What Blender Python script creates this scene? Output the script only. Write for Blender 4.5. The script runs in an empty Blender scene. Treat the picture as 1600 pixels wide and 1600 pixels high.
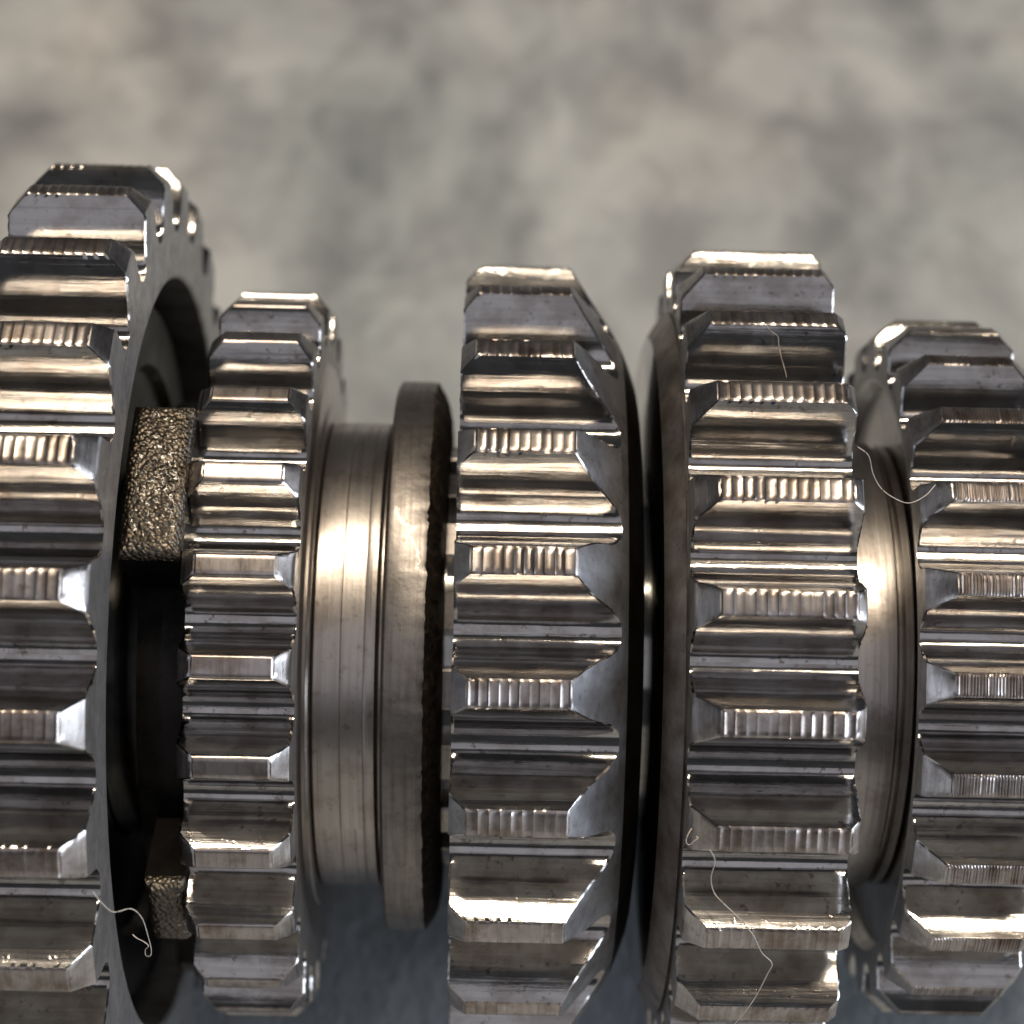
import bpy, math, random
import numpy as np
from mathutils import Matrix, Vector, noise as mnoise

random.seed(7)
D = 0.150                      # metres from the lens to the shaft axis
EL = math.radians(45)          # camera looks down on the bench at this angle
H = 0.0339                     # height of the shaft axis above the bench
sc = bpy.context.scene

# ------------------------------------------------------------------ camera
F_PX, CX, PITCH, YAW, ROLL = 3304.69, 0.00569612, 0.06776189, 0.00435632, 0.02156628
cp, sp, cy_, sy_, cr, sr = (math.cos(PITCH), math.sin(PITCH), math.cos(YAW), math.sin(YAW), math.cos(ROLL), math.sin(ROLL))
FW = Vector((sy_*cp, cy_*cp, sp)); RT = Vector((cy_, -sy_, 0)); UP = RT.cross(FW)
R2 = cr*RT + sr*UP; U2 = -sr*RT + cr*UP
def tilt(v):                   # shaft frame (camera along -Y) -> world frame (camera EL above the bench)
    return Vector((v[0], v[1]*math.cos(EL) + v[2]*math.sin(EL), -v[1]*math.sin(EL) + v[2]*math.cos(EL)))
cam_d = bpy.data.cameras.new('camera'); cam = bpy.data.objects.new('camera', cam_d); sc.collection.objects.link(cam)
o = tilt((CX*D, -D, 0)) + Vector((0, 0, H)); r_, u_, f_ = tilt(R2), tilt(U2), tilt(FW)
cam.matrix_world = Matrix(((r_.x, u_.x, -f_.x, o.x), (r_.y, u_.y, -f_.y, o.y), (r_.z, u_.z, -f_.z, o.z), (0, 0, 0, 1)))
cam_d.sensor_width = 36; cam_d.lens = 36*F_PX/1600
cam_d.clip_start = 0.005; cam_d.clip_end = 20
cam_d.dof.use_dof = True; cam_d.dof.focus_distance = 0.1265; cam_d.dof.aperture_fstop = 36
sc.camera = cam

# ------------------------------------------------------------------ light
w = bpy.data.worlds.new('World'); sc.world = w; w.use_nodes = True
bg = w.node_tree.nodes['Background']; bg.inputs[0].default_value = (0.88, 0.93, 1.0, 1); bg.inputs[1].default_value = 0.045
def area(name, loc, target, sx, sy, power, col):
    l = bpy.data.lights.new(name, 'AREA'); l.shape = 'RECTANGLE'; l.size = sx; l.size_y = sy; l.energy = power; l.color = col
    ob = bpy.data.objects.new(name, l); sc.collection.objects.link(ob); ob.location = loc
    d = Vector(target) - Vector(loc); q = d.to_track_quat('-Z', 'Y'); ob.rotation_euler = q.to_euler()
    return ob
area('ceiling_tube_lamp', (0.02, 0.025, 0.95), (0, 0, 0.03), 0.75, 0.025, 7.2, (1.0, 0.85, 0.65))
area('window_light', (0.78, -0.31, 0.22), (0, 0, 0.04), 0.75, 0.36, 4.8, (0.83, 0.90, 1.0))
area('front_fill_panel', (-0.05, -0.60, 0.58), (0, 0, 0.03), 1.2, 0.50, 0.68, (0.96, 0.93, 1.0))  # unseen soft panel added for the lilac reflections on the tooth flanks

vs = sc.view_settings; vs.view_transform = 'Standard'; vs.look = 'None'; vs.exposure = 0.12; vs.gamma = 1.0
sc.cycles.use_denoising = True
sc.cycles.max_bounces = 10; sc.cycles.glossy_bounces = 8
sc.cycles.sample_clamp_indirect = 6

# ------------------------------------------------------------------ helpers
def link(o_, parent=None):
    sc.collection.objects.link(o_)
    if parent: o_.parent = parent
    return o_
def tag(o_, label, cat, group=None):
    o_['label'] = label; o_['category'] = cat
    if group: o_['group'] = group
    return o_
def thing(name, loc, label, cat, group=None):
    e = bpy.data.objects.new(name, None); e.empty_display_size = 0.005; e.location = loc
    link(e); return tag(e, label, cat, group)
def mesh(name, verts, faces, mats, idx=None, smooth=30):
    me = bpy.data.meshes.new(name); me.from_pydata(verts, [], faces)
    for m in (mats if isinstance(mats, (list, tuple)) else [mats]): me.materials.append(m)
    if idx: me.polygons.foreach_set('material_index', idx)
    me.validate(); me.update()
    me.polygons.foreach_set('use_smooth', [True]*len(me.polygons))
    if smooth: me.set_sharp_from_angle(angle=math.radians(smooth))
    return me
def part(name, me, parent=None):
    return link(bpy.data.objects.new(name, me), parent)
def lathe(prof, seg=192, close=True, disp=None):
    """prof: list of (x, r) in metres, turned about X; returns verts, faces, per-face profile index"""
    n = len(prof); v = []; f = []; k = []
    for s in range(seg):
        a = 2*math.pi*s/seg
        for i, (x, r) in enumerate(prof):
            dx, dr = disp(i, a) if disp else (0, 0)
            v.append((x+dx, -(r+dr)*math.cos(a), (r+dr)*math.sin(a)))
    for s in range(seg):
        t = (s+1) % seg
        for i in range(n if close else n-1):
            j = (i+1) % n
            f.append((s*n+i, s*n+j, t*n+j, t*n+i)); k.append(i)
    return v, f, k
def unproject(px, py, R):
    """point of the photograph -> the near side of a cylinder of radius R (units of D) about the shaft"""
    d = FW*F_PX + R2*(px-800) - U2*(py-800); d.normalize()
    o_ = Vector((CX, -1, 0)); a = d.y**2 + d.z**2; b = o_.y*d.y + o_.z*d.z; c = o_.y**2 + o_.z**2 - R*R
    q = b*b - a*c
    t = (-b - math.sqrt(q))/a if q > 0 else -b/a
    return tilt((o_ + d*t)*D) + Vector((0, 0, H))

# ------------------------------------------------------------------ materials
def new_mat(name):
    m = bpy.data.materials.new(name); m.use_nodes = True
    nt = m.node_tree; return m, nt, nt.nodes['Principled BSDF']
def node(nt, kind, **kw):
    n_ = nt.nodes.new(kind)
    for k_, v_ in kw.items():
        if k_.startswith('i_'): n_.inputs[k_[2:].replace('_', ' ')].default_value = v_
        else: setattr(n_, k_, v_)
    return n_
def ramp(nt, src, stops):
    r = nt.nodes.new('ShaderNodeValToRGB'); e = r.color_ramp.elements
    while len(e) < len(stops): e.new(0.5)
    for el, (p_, c_) in zip(e, stops): el.position = p_; el.color = (*c_, 1) if len(c_) == 3 else c_
    nt.links.new(src, r.inputs[0]); return r
def maprange(nt, src, a, b, c, d):
    m = nt.nodes.new('ShaderNodeMapRange'); nt.links.new(src, m.inputs[0])
    for i_, v_ in enumerate((a, b, c, d)): m.inputs[1+i_].default_value = v_
    return m
def coords(nt, scale, polar=False):
    """object coordinates, shifted per object so that no two copies wear alike"""
    tc = nt.nodes.new('ShaderNodeTexCoord'); src = tc.outputs['Object']
    if polar:                                    # (axial, angle, radius)
        sep = nt.nodes.new('ShaderNodeSeparateXYZ'); nt.links.new(src, sep.inputs[0])
        at = node(nt, 'ShaderNodeMath', operation='ARCTAN2'); nt.links.new(sep.outputs[2], at.inputs[0]); nt.links.new(sep.outputs[1], at.inputs[1])
        ab = node(nt, 'ShaderNodeMath', operation='ABSOLUTE'); nt.links.new(at.outputs[0], ab.inputs[0])
        v2 = nt.nodes.new('ShaderNodeCombineXYZ'); nt.links.new(sep.outputs[1], v2.inputs[0]); nt.links.new(sep.outputs[2], v2.inputs[1])
        ln = node(nt, 'ShaderNodeVectorMath', operation='LENGTH'); nt.links.new(v2.outputs[0], ln.inputs[0])
        cb = nt.nodes.new('ShaderNodeCombineXYZ'); nt.links.new(sep.outputs[0], cb.inputs[0]); nt.links.new(at.outputs[0], cb.inputs[1]); nt.links.new(ln.outputs['Value'], cb.inputs[2])
        src = cb.outputs[0]
    mp = nt.nodes.new('ShaderNodeMapping'); mp.inputs['Scale'].default_value = scale; nt.links.new(src, mp.inputs[0])
    oi = nt.nodes.new('ShaderNodeObjectInfo')
    ml = node(nt, 'ShaderNodeMath', operation='MULTIPLY'); ml.inputs[1].default_value = 37.0; nt.links.new(oi.outputs['Random'], ml.inputs[0])
    ad = node(nt, 'ShaderNodeVectorMath', operation='ADD'); nt.links.new(mp.outputs[0], ad.inputs[0]); nt.links.new(ml.outputs[0], ad.inputs[1])
    return ad.outputs[0]
def tex(nt, vec, scale=1.0, detail=4, rough=0.55, dist=0.0):
    t = node(nt, 'ShaderNodeTexNoise'); t.inputs['Scale'].default_value = scale; t.inputs['Detail'].default_value = detail
    t.inputs['Roughness'].default_value = rough; t.inputs['Distortion'].default_value = dist
    nt.links.new(vec, t.inputs['Vector']); return t.outputs['Fac']
def bump(nt, bsdf, hts):
    prev = None
    for h_, dist in hts:
        b = nt.nodes.new('ShaderNodeBump'); b.inputs['Strength'].default_value = 1.0; b.inputs['Distance'].default_value = dist
        nt.links.new(h_, b.inputs['Height'])
        if prev: nt.links.new(prev, b.inputs['Normal'])
        prev = b.outputs[0]
    nt.links.new(prev, bsdf.inputs['Normal'])
    return prev

def steel(name, base, dark, rmin, rmax, streak, amp, fine_amp=2e-6, polar=False, stain=0.35, coat=0.35, aniso=0.0, pit=400, specks=False):
    m, nt, b = new_mat(name)
    b.inputs['Metallic'].default_value = 1.0
    vs_ = coords(nt, streak, polar); n1 = tex(nt, vs_, 1, 5, 0.6, 0.3)
    vi = coords(nt, (1, 1, 1)); n2 = tex(nt, vi, pit, 5, 0.62); n3 = tex(nt, vi, 3200, 3, 0.6)
    c1 = ramp(nt, n2, [(0.38, dark), (0.38+stain*0.5, base), (1, tuple(min(1, x*1.15) for x in base))])
    c2 = ramp(nt, n1, [(0.30, (0.66, 0.64, 0.63)), (0.55, (1, 1, 1))])
    mx = node(nt, 'ShaderNodeMix', data_type='RGBA', blend_type='MULTIPLY'); mx.inputs[0].default_value = 0.8
    nt.links.new(c1.outputs[0], mx.inputs[6]); nt.links.new(c2.outputs[0], mx.inputs[7])
    col = mx.outputs[2]
    n4 = tex(nt, vi, 1500, 3, 0.7)
    c4 = ramp(nt, n4, [(0.60, (1, 1, 1)), (0.70, (0.52, 0.47, 0.43))])
    mx2 = node(nt, 'ShaderNodeMix', data_type='RGBA', blend_type='MULTIPLY'); mx2.inputs[0].default_value = 1.0 if specks else 0.6
    nt.links.new(col, mx2.inputs[6]); nt.links.new(c4.outputs[0], mx2.inputs[7])
    nt.links.new(mx2.outputs[2], b.inputs['Base Color'])
    rr = maprange(nt, n1, 0.3, 0.7, rmax, rmin); nt.links.new(rr.outputs[0], b.inputs['Roughness'])
    nrm = bump(nt, b, [(n1, amp), (n2, amp*0.9), (n3, fine_amp)] + ([(c4.outputs[0], 6e-6)] if specks else []))
    b.inputs['Coat Weight'].default_value = coat; b.inputs['Coat Roughness'].default_value = 0.06; b.inputs['Coat IOR'].default_value = 1.45
    return m

M = {}
M['flank'] = steel('worn_tooth_flank_steel', (0.50, 0.49, 0.485), (0.37, 0.345, 0.33), 0.08, 0.19, (60, 2300, 2300), 1.6e-5, 1.4e-6, coat=0.4, specks=True)
M['land'] = steel('milled_tooth_tip_steel', (0.50, 0.46, 0.45), (0.30, 0.25, 0.22), 0.26, 0.40, (3000, 300, 300), 5e-6, 3e-6, coat=0.25)
M['land_fine'] = M['land']
M['chamfer'] = steel('ground_chamfer_steel', (0.56, 0.54, 0.54), (0.34, 0.31, 0.30), 0.22, 0.40, (4200, 300, 300), 9e-6, 3e-6, coat=0.2)
M['side'] = steel('gear_side_steel', (0.50, 0.50, 0.51), (0.38, 0.375, 0.38), 0.44, 0.56, (300, 900, 900), 4e-6, 3e-6, coat=0.2)
M['bevel'] = steel('blue_grey_bevel_steel', (0.42, 0.43, 0.46), (0.29, 0.29, 0.31), 0.44, 0.58, (800, 800, 800), 8e-6, 5e-6, coat=0.15)
M['turned'] = steel('turned_sleeve_steel', (0.48, 0.445, 0.42), (0.40, 0.355, 0.33), 0.27, 0.38, (3400, 0.8, 200), 1.4e-5, 4e-6, polar=True, coat=0.35, stain=0.2)
M['collar'] = steel('oxidised_collar_steel', (0.28, 0.262, 0.25), (0.23, 0.21, 0.20), 0.36, 0.46, (3000, 2.0, 200), 5e-6, 1.2e-5, polar=True, coat=0.2, stain=0.3, pit=900)
M['black'] = steel('black_hub_gap_shade', (0.04, 0.037, 0.036), (0.022, 0.02, 0.019), 0.42, 0.55, (500, 3, 300), 6e-6, 4e-6, polar=True, coat=0.08)  # dark hubs; also puts the shade of bore and gear gap into colour
M['polished'] = steel('polished_bevel_steel', (0.42, 0.42, 0.40), (0.35, 0.34, 0.33), 0.08, 0.16, (3800, 1.0, 300), 4e-6, 1e-6, polar=True, coat=0.2)
M['rust'] = steel('rust_brown_flange_steel', (0.36, 0.335, 0.32), (0.20, 0.165, 0.15), 0.42, 0.56, (700, 7, 300), 1.4e-5, 6e-6, polar=True, coat=0.2, stain=0.5, pit=350)

def cast_mat():
    m, nt, b = new_mat('rough_cast_dog_steel'); b.inputs['Metallic'].default_value = 1.0
    v_ = coords(nt, (1, 1, 1)); n = tex(nt, v_, 700, 4); vo = node(nt, 'ShaderNodeTexVoronoi'); vo.inputs['Scale'].default_value = 3400; nt.links.new(v_, vo.inputs['Vector'])
    c = ramp(nt, n, [(0.3, (0.085, 0.068, 0.05)), (0.7, (0.20, 0.17, 0.135))]); nt.links.new(c.outputs[0], b.inputs['Base Color'])
    b.inputs['Roughness'].default_value = 0.42; b.inputs['Coat Weight'].default_value = 0.4; b.inputs['Coat Roughness'].default_value = 0.08
    bump(nt, b, [(vo.outputs['Distance'], -1.5e-4), (n, 4e-5)]); return m
M['cast'] = cast_mat()
def rough_black():
    m, nt, b = new_mat('burnt_rough_collar_edge'); b.inputs['Metallic'].default_value = 0.6
    v_ = coords(nt, (1, 1, 1)); n = tex(nt, v_, 1500, 5, 0.7)
    c = ramp(nt, n, [(0.38, (0.022, 0.018, 0.015)), (0.58, (0.06, 0.045, 0.034)), (0.76, (0.20, 0.15, 0.11))]); nt.links.new(c.outputs[0], b.inputs['Base Color'])
    b.inputs['Roughness'].default_value = 0.4; bump(nt, b, [(n, 2.5e-4)]); return m
M['burnt'] = rough_black()
def bench_mat():
    m, nt, b = new_mat('mottled_concrete')
    tc0 = nt.nodes.new('ShaderNodeTexCoord'); mp0 = nt.nodes.new('ShaderNodeMapping'); mp0.inputs['Scale'].default_value = (1, 0.55, 1); mp0.inputs['Rotation'].default_value = (0, 0, 0.35); nt.links.new(tc0.outputs['Object'], mp0.inputs[0])
    class tc: outputs = {'Object': mp0.outputs[0]}
    n1 = tex(nt, tc.outputs['Object'], 30, 6, 0.62, 0.7); n2 = tex(nt, tc.outputs['Object'], 95, 6, 0.62, 0.5); n3 = tex(nt, tc.outputs['Object'], 900, 4, 0.6)
    n4 = tex(nt, tc.outputs['Object'], 16, 4, 0.5, 0.8)
    c1 = ramp(nt, n1, [(0.32, (0.215, 0.23, 0.25)), (0.44, (0.33, 0.35, 0.372)), (0.55, (0.425, 0.445, 0.465)), (0.70, (0.55, 0.565, 0.575))])
    c2 = ramp(nt, n4, [(0.36, (0.92, 0.95, 0.94)), (0.5, (1, 1, 1)), (0.64, (1.0, 0.955, 0.93))])
    c3 = ramp(nt, n2, [(0.38, (0.70, 0.70, 0.71)), (0.55, (1, 1, 1))])
    m1 = node(nt, 'ShaderNodeMix', data_type='RGBA', blend_type='MULTIPLY'); m1.inputs[0].default_value = 1
    nt.links.new(c1.outputs[0], m1.inputs[6]); nt.links.new(c2.outputs[0], m1.inputs[7])
    m2 = node(nt, 'ShaderNodeMix', data_type='RGBA', blend_type='MULTIPLY'); m2.inputs[0].default_value = 1
    nt.links.new(m1.outputs[2], m2.inputs[6]); nt.links.new(c3.outputs[0], m2.inputs[7]); nt.links.new(m2.outputs[2], b.inputs['Base Color'])
    b.inputs['Roughness'].default_value = 0.75; bump(nt, b, [(n2, 4e-4), (n3, 2e-4)]); return m
M['bench'] = bench_mat()
def lint_mat():
    m, nt, b = new_mat('white_lint'); b.inputs['Base Color'].default_value = (0.60, 0.55, 0.50, 1); b.inputs['Roughness'].default_value = 0.6
    return m
M['lint'] = lint_mat()

# ------------------------------------------------------------------ bench
S = 1.5; NB = 60
bv = []; bf = []
for i in range(NB+1):
    for j in range(NB+1):
        x = -S + 2*S*i/NB; y = -S + 2*S*j/NB
        bv.append((x, y, 0.0))
for i in range(NB):
    for j in range(NB):
        a = i*(NB+1)+j; bf.append((a, a+NB+1, a+NB+2, a+1))
bench = part('bench_top', mesh('bench_top', bv, bf, M['bench'])); bench['kind'] = 'structure'

# ------------------------------------------------------------------ gear teeth
mm = 1e-3
def inv(a): return math.tan(a) - a
def tooth_profile(R, N, add=1.0, ded=0.95):
    m = 2*R/(N+2); Rp = R - m*add; Rr = Rp - ded*m; pa = math.radians(20); Rb = Rp*math.cos(pa)
    def psi(r):
        ph = math.acos(min(1, Rb/r)) if r > Rb else 0
        return math.pi/(2*N) + inv(pa) - inv(ph)
    rf = Rr + 0.62*m; gap = math.pi/N - psi(rf); p0 = math.pi/N - 0.14*gap
    def xy(p, r): return np.array((r*math.sin(p), r*math.cos(p)))
    pts = [(math.pi/N, Rr)]
    P0, P2 = xy(p0, Rr), xy(psi(rf), rf)
    d2 = xy(psi(rf+1e-4), rf+1e-4) - P2; d2 /= np.linalg.norm(d2)
    P1 = P2 - d2*(rf-Rr)*0.98
    for t in np.linspace(0, 1, 14)[:-1]:
        q = (1-t)**2*P0 + 2*t*(1-t)*P1 + t*t*P2
        pts.append((math.atan2(q[0], q[1]), float(np.hypot(*q))))
    e = 0.11*mm
    for r in np.linspace(rf, R-e, 13): pts.append((psi(r), float(r)))
    pts.append((psi(R)-0.035*mm/R, R-0.03*mm)); pts.append((psi(R)-e/R, R))
    pl = psi(R)-e/R
    pts += [(pl*0.6, R), (pl*0.2, R)]
    return pts, Rr, m

def tooth_mesh(name, R, N, xl, xr, cl, crt, ridge=0.64*mm, depth=0.085*mm, seed=0, mats=None):
    """xl/xr: axial ends of the full tooth; cl/crt: (axial, radial) size of the end chamfers"""
    rnd = random.Random(seed)
    half, Rr, m = tooth_profile(R, N)
    cl = (cl[0]*rnd.uniform(0.9, 1.1), cl[1]*rnd.uniform(0.9, 1.1)); crt = (crt[0]*rnd.uniform(0.92, 1.08), crt[1]*(rnd.uniform(0.9, 1.1) if crt[1] < 2*mm else 1))
    worn = rnd.uniform(0.9, 1.35); wc = rnd.uniform(0.1, 0.9); ww = rnd.uniform(0.1, 0.35)
    prof = [(-p, r) for p, r in half] + [(p, r) for p, r in reversed(half)]
    n = len(prof); nl = len(half)
    def ends(r):
        a = xl + max(0, r-(R-cl[1]))*cl[0]/cl[1]; b = xr - max(0, r-(R-crt[1]))*crt[0]/crt[1]
        return a, b
    la, lb = ends(R); W = lb-la
    if ridge:
        nr = max(1, int(round(W/ridge))); us = []; hs = []
        for k in range(nr):
            d = depth*rnd.uniform(0.5, 1.3)*worn*(1-0.45*math.exp(-((k+0.5)/nr-wc)**2/ww**2)); sk = rnd.uniform(-0.12, 0.12)/nr
            for f in ((0.0, 0.12, 0.35, 0.62, 0.88) if ridge > 0.4*mm else (0.0, 0.3, 0.7)):
                us.append((k+f)/nr + (sk*0.4 if f else 0)); hs.append(-d*4*f*(1-f)*(1+0.5*(f-0.5)))
        us.append(1.0); hs.append(0)
    else:
        us = list(np.linspace(0, 1, 13)); hs = [0]*13
    bev = 0.085*mm
    eb = bev/W
    cols = [(0.0, 0.0)] + [(eb+(1-2*eb)*u, h) for u, h in zip(us, hs)] + [(1.0, 0.0)]
    # outward normals of the profile
    P = np.array([(r*math.sin(p), r*math.cos(p)) for p, r in prof]); T = np.gradient(P, axis=0); Nn = np.stack([-T[:, 1], T[:, 0]], 1); Nn /= np.linalg.norm(Nn, axis=1)[:, None]
    if Nn[n//2, 1] < 0: Nn = -Nn
    V = []; Fc = []; I = []
    nc = len(cols)
    jl = [rnd.gauss(0, 0.022*mm) for _ in range(n)]; jr = [rnd.gauss(0, 0.022*mm) for _ in range(n)]
    off = rnd.uniform(0, 50)
    for c, (u, h) in enumerate(cols):
        for i, (p, r) in enumerate(prof):
            a, b = ends(r); x = a + (b-a)*u
            q = P[i].copy()
            wgt = min(1, max(0, (r-Rr)/(0.4*m)))
            if c in (0, nc-1): q -= Nn[i]*bev*wgt*0.9
            if c == 0: x += jl[i]*wgt
            if c == nc-1: x += jr[i]*wgt
            if r > R-0.05*mm:
                q -= np.array((0, 1))*(-h)
            elif wgt > 0:   # slight waviness of a worn flank
                wv = mnoise.noise(Vector((x*350+off, r*900, p*20)))*0.014*mm*wgt
                q += Nn[i]*wv
            V.append((x, -q[1], q[0]))
    for c in range(nc-1):
        for i in range(n-1):
            rr_ = min(prof[i][1], prof[i+1][1])
            Fc.append((c*n+i, c*n+i+1, (c+1)*n+i+1, (c+1)*n+i)); I.append(1 if rr_ > R-0.12*mm else 0)
    # end caps: rows across the tooth at equal radius
    for side in (0, 1):
        c = 0 if side == 0 else nc-1; K = 6
        rows = []
        for i in range(nl):
            L = c*n+i; Rg = c*n+(n-1-i); pl_, r = prof[i]
            row = [L]
            for k in range(1, K):
                t = k/K; ang = pl_*(1-2*t); e_ = ends(r)[side]
                rq = r - (bev*0.9 if r > R-0.05*mm else 0)
                V.append((e_, -rq*math.cos(ang), rq*math.sin(ang))); row.append(len(V)-1)
            row.append(Rg); rows.append(row)
        ch = (cl if side == 0 else crt)[1]
        for i in range(1, nl-1):
            for k in range(K):
                q = (rows[i][k], rows[i][k+1], rows[i+1][k+1], rows[i+1][k])
                if side == 1: q = q[::-1]
                Fc.append(q); I.append(2 if 0.5*(prof[i][1]+prof[i+1][1]) > R-ch else 3)
        k = None
    return mesh(name, V, Fc, mats, I, smooth=24), Rr

def make_gear(name, label, R, N, deg0, xl, xr, cl, crt, ridge, body_prof, group='gears threaded on the shaft', mats=None, phase=0, body_mats=None, ded=1.05):
    """R in units of D; xl/xr axial ends of the full teeth in mm; body_prof(Rr) -> list of (x mm, r mm)"""
    Rm = R*D; g = thing(name, (0, 0, H), label, 'gear', group)
    mats = mats or [M['flank'], M['land'], M['chamfer'], M['side']]
    vs_ = [tooth_mesh('tooth', Rm, N, xl*mm, xr*mm, (cl[0]*mm, cl[1]*mm), (crt[0]*mm, crt[1]*mm), ridge, seed=N*10+k+int(R*1000), mats=mats) for k in range(7)]
    Rr = vs_[0][1]
    rnd = random.Random(N)
    for k in range(N):
        t = part('tooth', rnd.choice(vs_)[0], g)
        a = math.radians(deg0) + EL - k*2*math.pi/N
        t.rotation_euler = (-a, 0, 0)
    prof, fm = body_prof(Rr/mm)
    v, f, k = lathe([(x*mm, r*mm) for x, r in prof], 224)
    bm_ = body_mats or [M['side']]
    part('gear_body', mesh('gear_body', v, f, bm_, [fm[i] for i in k], 28), g)
    return g, Rr

def simple_body(xl, xr, bore=13.2):
    def fn(Rr):
        e = Rr-0.02
        return [(xl, bore), (xl, e), (xl+0.02, e+0.0), (xr-0.02, e), (xr, e), (xr, bore)], [0]*6
    return fn

# gear 1: big gear at the left edge, deep bore on its right side
def body1(Rr):
    e = Rr-0.02; xr = -22.05; xl = -30.8
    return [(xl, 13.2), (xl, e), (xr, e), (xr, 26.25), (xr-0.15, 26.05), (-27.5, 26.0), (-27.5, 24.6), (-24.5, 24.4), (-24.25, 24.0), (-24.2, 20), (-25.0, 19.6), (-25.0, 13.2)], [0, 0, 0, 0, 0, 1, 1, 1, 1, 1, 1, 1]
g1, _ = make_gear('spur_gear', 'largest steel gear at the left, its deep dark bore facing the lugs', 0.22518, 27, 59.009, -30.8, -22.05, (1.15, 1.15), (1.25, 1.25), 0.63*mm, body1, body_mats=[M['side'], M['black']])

# gear 2: narrow gear with smooth tooth tips, rough dogs on its left, boss on its right
X2L, X2R = -18.25, -11.5
def body2(Rr):
    e = Rr-0.02
    return [(X2L-3.6, 13.2), (X2L-3.6, 17.3), (X2L, 17.4), (X2L, e), (X2R, e), (X2R, 20.3), (-11.32, 20.05), (-11.25, 19.8), (-11.25, 17.6), (-11.1, 17.5), (-11.1, 13.2)], [2, 2]+[0]*3+[1]*5+[0]  # near-black left hub added to cover the splines and keep the gap dark
g2, _ = make_gear('spur_gear', 'narrow steel gear with smooth flat tooth tips and rough cast lugs beside its left face', 0.16785, 26, 53.045, X2L, X2R, (0.95, 0.95), (1.05, 1.05), 0, body2, body_mats=[M['side'], M['turned'], M['black']])

def dog_mesh(seed, x0, x1, r0, r1, half):
    V = []; Fc = []; I = []
    NX, NA = 46, 90
    def rough(p, k=1.0):
        q = Vector(p)*1000
        return (mnoise.noise(q*2.4+Vector((seed*9, 0, 0)))*0.05 + mnoise.noise(q*5.2+Vector((0, seed*5, 0)))*0.05)*mm*k
    for i in range(NX+1):
        for j in range(NA+1):
            u = i/NX; t = j/NA; x = x0+(x1-x0)*u; a = -half+2*half*t
            du = min(u, 1-u)*(x1-x0); da = min(t, 1-t)*2*half*r1; ed = min(du, da); rc = 0.85*mm
            drop = 0 if ed > rc else rc-math.sqrt(max(0, rc*rc-(rc-ed)**2))
            p = (x, -r1*math.cos(a), r1*math.sin(a)); r = r1-drop+rough(p)
            V.append((x, -r*math.cos(a), r*math.sin(a)))
    for i in range(NX):
        for j in range(NA):
            q = i*(NA+1)+j; Fc.append((q, q+1, q+NA+2, q+NA+1)); I.append(0)
    rim = [(i, 0) for i in range(NX)] + [(NX, j) for j in range(NA)] + [(i, NA) for i in range(NX, 0, -1)] + [(0, j) for j in range(NA, 0, -1)]
    base = len(V)
    for i, j in rim:
        x = x0+(x1-x0)*i/NX; a = -half+2*half*j/NA; V.append((x, -r0*math.cos(a), r0*math.sin(a)))
    for k, (i, j) in enumerate(rim):
        k2 = (k+1) % len(rim); i2, j2 = rim[k2]
        Fc.append((i*(NA+1)+j, base+k, base+k2, i2*(NA+1)+j2)); I.append(1)
    return mesh('dog_lug', V, Fc, [M['cast'], M['black']], I, 50)
for k in (0, 2, 3, 4):
    d = part('dog_lug', dog_mesh(k, (-20.8 if k == 4 else -22.2)*mm, X2L*mm-0.005*mm, 17.5*mm, (23.6 if k == 4 else 24.75)*mm, math.radians(7.0 if k == 4 else 12.7)), g2)
    d.rotation_euler = (-(math.radians(25.3+72*k+(1.5 if k == 4 else 0))+EL), 0, 0)

# gear 3: middle gear, teeth cut by a wide bevel on the right, dark hub
X3L = -1.95; B3 = (2.95, 0)
def body3(Rr):
    e = Rr-0.02; xr = X3R
    return [(X3L, 15.0), (X3L, e), (xr, e), (xr+0.45, e-0.72), (xr+0.8, e-1.5), (xr+1.15, e-2.4), (xr+1.5, e-3.4), (xr+1.62, e-4.0), (xr+1.65, 13.5)], [0, 0, 2, 1, 1, 1, 1, 1, 0]
R3 = 0.18263*D; m3 = 2*R3/24; dep3 = 1.95*m3/mm
X3R = 0.03470*150 + 2.95
g3, _ = make_gear('spur_gear', 'middle steel gear, the right ends of its teeth slanting widely into a black hub', 0.18263, 22, 60.792, X3L, X3R, (1.05, 1.05), (2.95, dep3), 0.64*mm, body3, mats=[M['flank'], M['land'], M['bevel'], M['side']], body_mats=[M['side'], M['black'], M['bevel']])
# (its left chamfer shares the bevel finish)

# gear 4: wide gear with a flange on its left
X4L, X4R = 12.1, 22.05
def body4(Rr):
    e = Rr-0.02
    return [(10.6, 11.6), (10.62, 22.3), (10.72, 22.6), (11.15, 23.4), (11.6, 24.1), (11.9, 24.45), (11.96, 24.1), (X4L-0.02, 24.0), (X4L, e), (X4R, e), (X4R, 13.2)], [2, 2, 1, 1, 1, 1, 0, 0, 0, 0, 0]
g4, _ = make_gear('spur_gear', 'wide steel gear right of the middle with a rusty brown flange on its left', 0.19196, 26, 62.023, X4L, X4R, (1.5, 1.45), (0.65, 0.65), 0.66*mm, body4, body_mats=[M['side'], M['rust'], M['polished']])

# gear 5: at the right edge, finely ridged tips
X5L, X5R = 26.5, 34.9
def body5(Rr):
    e = Rr-0.02
    return [(27.5, 13.2), (27.5, 19.4), (X5L+0.1, 19.9), (X5L, 20.1), (X5L, e), (X5R, e), (X5R, 13.2)], [1, 1, 1, 0, 0, 0, 0]
g5, _ = make_gear('spur_gear', 'steel gear at the right edge of the photo, its tooth tips finely ridged', 0.16175, 25, 54.763, X5L, X5R, (1.65, 1.5), (1.2, 1.2), 0.2*mm, body5, body_mats=[M['side'], M['turned']])

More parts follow.
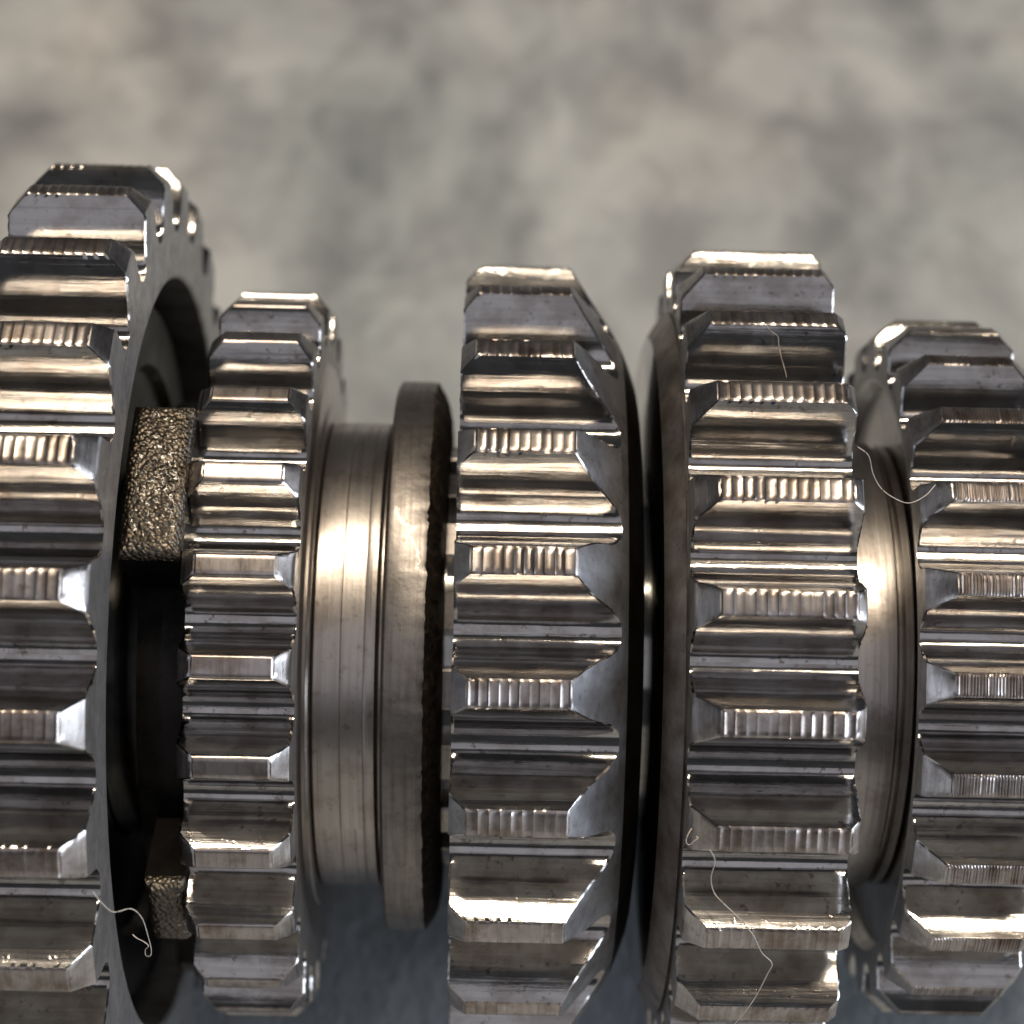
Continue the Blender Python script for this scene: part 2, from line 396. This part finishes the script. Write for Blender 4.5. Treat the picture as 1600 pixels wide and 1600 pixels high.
# ------------------------------------------------------------------ sleeves, collar, shaft
def ring(name, label, cat, prof, mats, idx=None, seg=256, disp=None, group=None, sm=28):
    v, f, k = lathe([(x*mm, r*mm) for x, r in prof], seg, disp=disp)
    ob = part(name, mesh(name, v, f, mats, [idx[i] for i in k] if idx else None, sm)); ob.location = (0, 0, H)
    return tag(ob, label, cat, group)
ring('spacer_sleeve', 'smooth turned steel sleeve between the narrow gear and the brown collar', 'sleeve',
     [(-11.05, 13.0), (-11.05, 16.0), (-10.9, 16.2), (-9.25, 16.2), (-9.21, 16.17), (-9.17, 16.2), (-7.75, 16.2), (-7.71, 16.165), (-7.63, 16.2), (-7.05, 16.2), (-6.9, 16.0), (-6.8, 15.6), (-6.55, 15.6), (-6.55, 13.0)], [M['turned']], group='sleeves on the shaft')
def collar_disp(i, a):
    if i in (5, 6, 7, 8, 9):
        n_ = mnoise.noise(Vector((math.cos(a)*40, math.sin(a)*40, i*3.1))) + 0.6*mnoise.noise(Vector((math.cos(a)*110, math.sin(a)*110, i*7.7)))
        return n_*0.10*mm, n_*0.09*mm
    return 0, 0
ring('thrust_collar', 'brown steel collar with a burnt rough edge, left of the middle gear', 'collar',
     [(-6.5, 13.0), (-6.5, 18.9), (-6.3, 19.15), (-6.15, 19.2), (-4.3, 19.2), (-3.85, 19.1), (-3.65, 18.8), (-3.35, 18.3), (-3.05, 17.6), (-2.85, 16.5), (-2.8, 13.0)],
     [M['collar'], M['burnt']], [0, 0, 0, 0, 0, 1, 1, 1, 1, 1, 0], seg=420, disp=collar_disp, sm=24)
ring('spacer_sleeve', 'bright turned steel sleeve between the flanged gear and the gear at the right edge', 'sleeve',
     [(22.1, 13.0), (22.1, 15.6), (26.1, 15.6), (26.25, 15.4), (26.35, 14.6), (26.6, 14.6), (26.7, 15.4), (27.2, 15.4), (27.3, 15.2), (27.3, 13.0)], [M['turned']], group='sleeves on the shaft')

shaft = thing('gearbox_shaft', (0, 0, H), 'steel shaft carrying the gears, glimpsed in the gap by the collar', 'shaft')
v, f, k = lathe([(x*mm, r*mm) for x, r in [(-48, 12.9), (5, 12.9), (5.3, 11.4), (12, 11.4), (12.3, 12.9), (48, 12.9), (48, 1), (-48, 1)]], 160)
part('shaft_core', mesh('shaft_core', v, f, M['polished']), shaft)
def spline_mesh():
    V = []; Fc = []
    half = math.radians(5.2); r0, r1 = 12.8*mm, 14.6*mm
    pr = [(-half*1.1, r0), (-half, r1-0.1*mm), (-half*0.9, r1), (half*0.9, r1), (half, r1-0.1*mm), (half*1.1, r0)]
    for x in (-2.75*mm, 4.5*mm):
        for a, r in pr: V.append((x, -r*math.cos(a), r*math.sin(a)))
    n = len(pr)
    for i in range(n): Fc.append((i, (i+1) % n, n+(i+1) % n, n+i))
    Fc.append(tuple(range(n))[::-1]); Fc.append(tuple(range(n, 2*n)))
    return mesh('spline', V, Fc, M['turned'])
sm_ = spline_mesh()
for i in range(18):
    s_ = part('spline', sm_, shaft); s_.rotation_euler = (math.radians(20*i+4), 0, 0)

# ------------------------------------------------------------------ lint
def tube(name, pts, rad, label, group='white lint fibres caught on the gears'):
    # Catmull-Rom through the points
    P = [Vector(p) for p in pts]; P = [P[0]*2-P[1]] + P + [P[-1]*2-P[-2]]; path = []
    for i in range(1, len(P)-2):
        for t in np.linspace(0, 1, 8, endpoint=False):
            a, b, c, d = P[i-1:i+3]
            path.append(0.5*((2*b)+(c-a)*t+(2*a-5*b+4*c-d)*t*t+(3*b-a-3*c+d)*t**3))
    path.append(P[-2]); V = []; Fc = []; K = 6; n = len(path)
    base = path[0].copy()
    for i, p in enumerate(path):
        t = (path[min(i+1, n-1)]-path[max(i-1, 0)]).normalized(); a = t.orthogonal().normalized(); b = t.cross(a)
        rr_ = 0.72*rad*(0.85+0.3*mnoise.noise(p*2000)) * (0.5 if i in (0, n-1) else 1)
        for k in range(K):
            an = 2*math.pi*k/K; V.append(p+a*rr_*math.cos(an)+b*rr_*math.sin(an)-base)
    for i in range(n-1):
        for k in range(K):
            Fc.append((i*K+k, i*K+(k+1) % K, (i+1)*K+(k+1) % K, (i+1)*K+k))
    ob = part(name, mesh(name, V, Fc, M['lint'], None, None)); ob.location = base
    return tag(ob, label, 'lint', group)
U = unproject
tube('lint_fibre', [U(144, 1392, .222), U(160, 1412, .220), U(178, 1425, .214), U(205, 1420, .206), U(222, 1435, .198), U(231, 1462, .19), U(236, 1482, .188), U(235, 1493, .187), U(228, 1493, .186), U(227, 1484, .186), U(232, 1478, .187), U(224, 1471, .186), U(214, 1466, .185), U(207, 1460, .184)], 0.055*mm, 'curled white fibre looped beside the lower rough lug of the left gears')
tube('lint_fibre', [U(1196, 505, .194), U(1204, 517, .194), U(1215, 525, .192), U(1217, 540, .19), U(1220, 555, .188), U(1227, 580, .19), U(1229, 590, .193)], 0.022*mm, 'hair-thin fibre on an upper tooth of the flanged gear')
tube('lint_fibre', [U(1340, 698, .195), U(1357, 712, .19), U(1364, 740, .18), U(1376, 762, .174), U(1395, 777, .17), U(1420, 786, .168), U(1445, 775, .168), U(1462, 757, .167)], 0.045*mm, 'thin white fibre sagging between the flanged gear and the right gear')
tube('lint_fibre', [U(1109, 1327, .1945), U(1117, 1345, .193), U(1111, 1372, .19), U(1116, 1395, .19), U(1131, 1412, .1945), U(1152, 1432, .197), U(1176, 1460, .1985), U(1190, 1488, .197), U(1206, 1505, .196), U(1199, 1522, .1955), U(1182, 1555, .196), U(1165, 1580, .198), U(1146, 1602, .199)], 0.045*mm, 'long bent white fibre lying down the lower teeth of the flanged gear')
tube('lint_fibre', [U(1081, 1294, .185), U(1075, 1304, .188), U(1072, 1315, .189), U(1077, 1320, .189), U(1086, 1313, .190), U(1091, 1309, .190), U(1087, 1307, .190)], 0.05*mm, 'small white lint tuft on the left edge of the flanged gear')
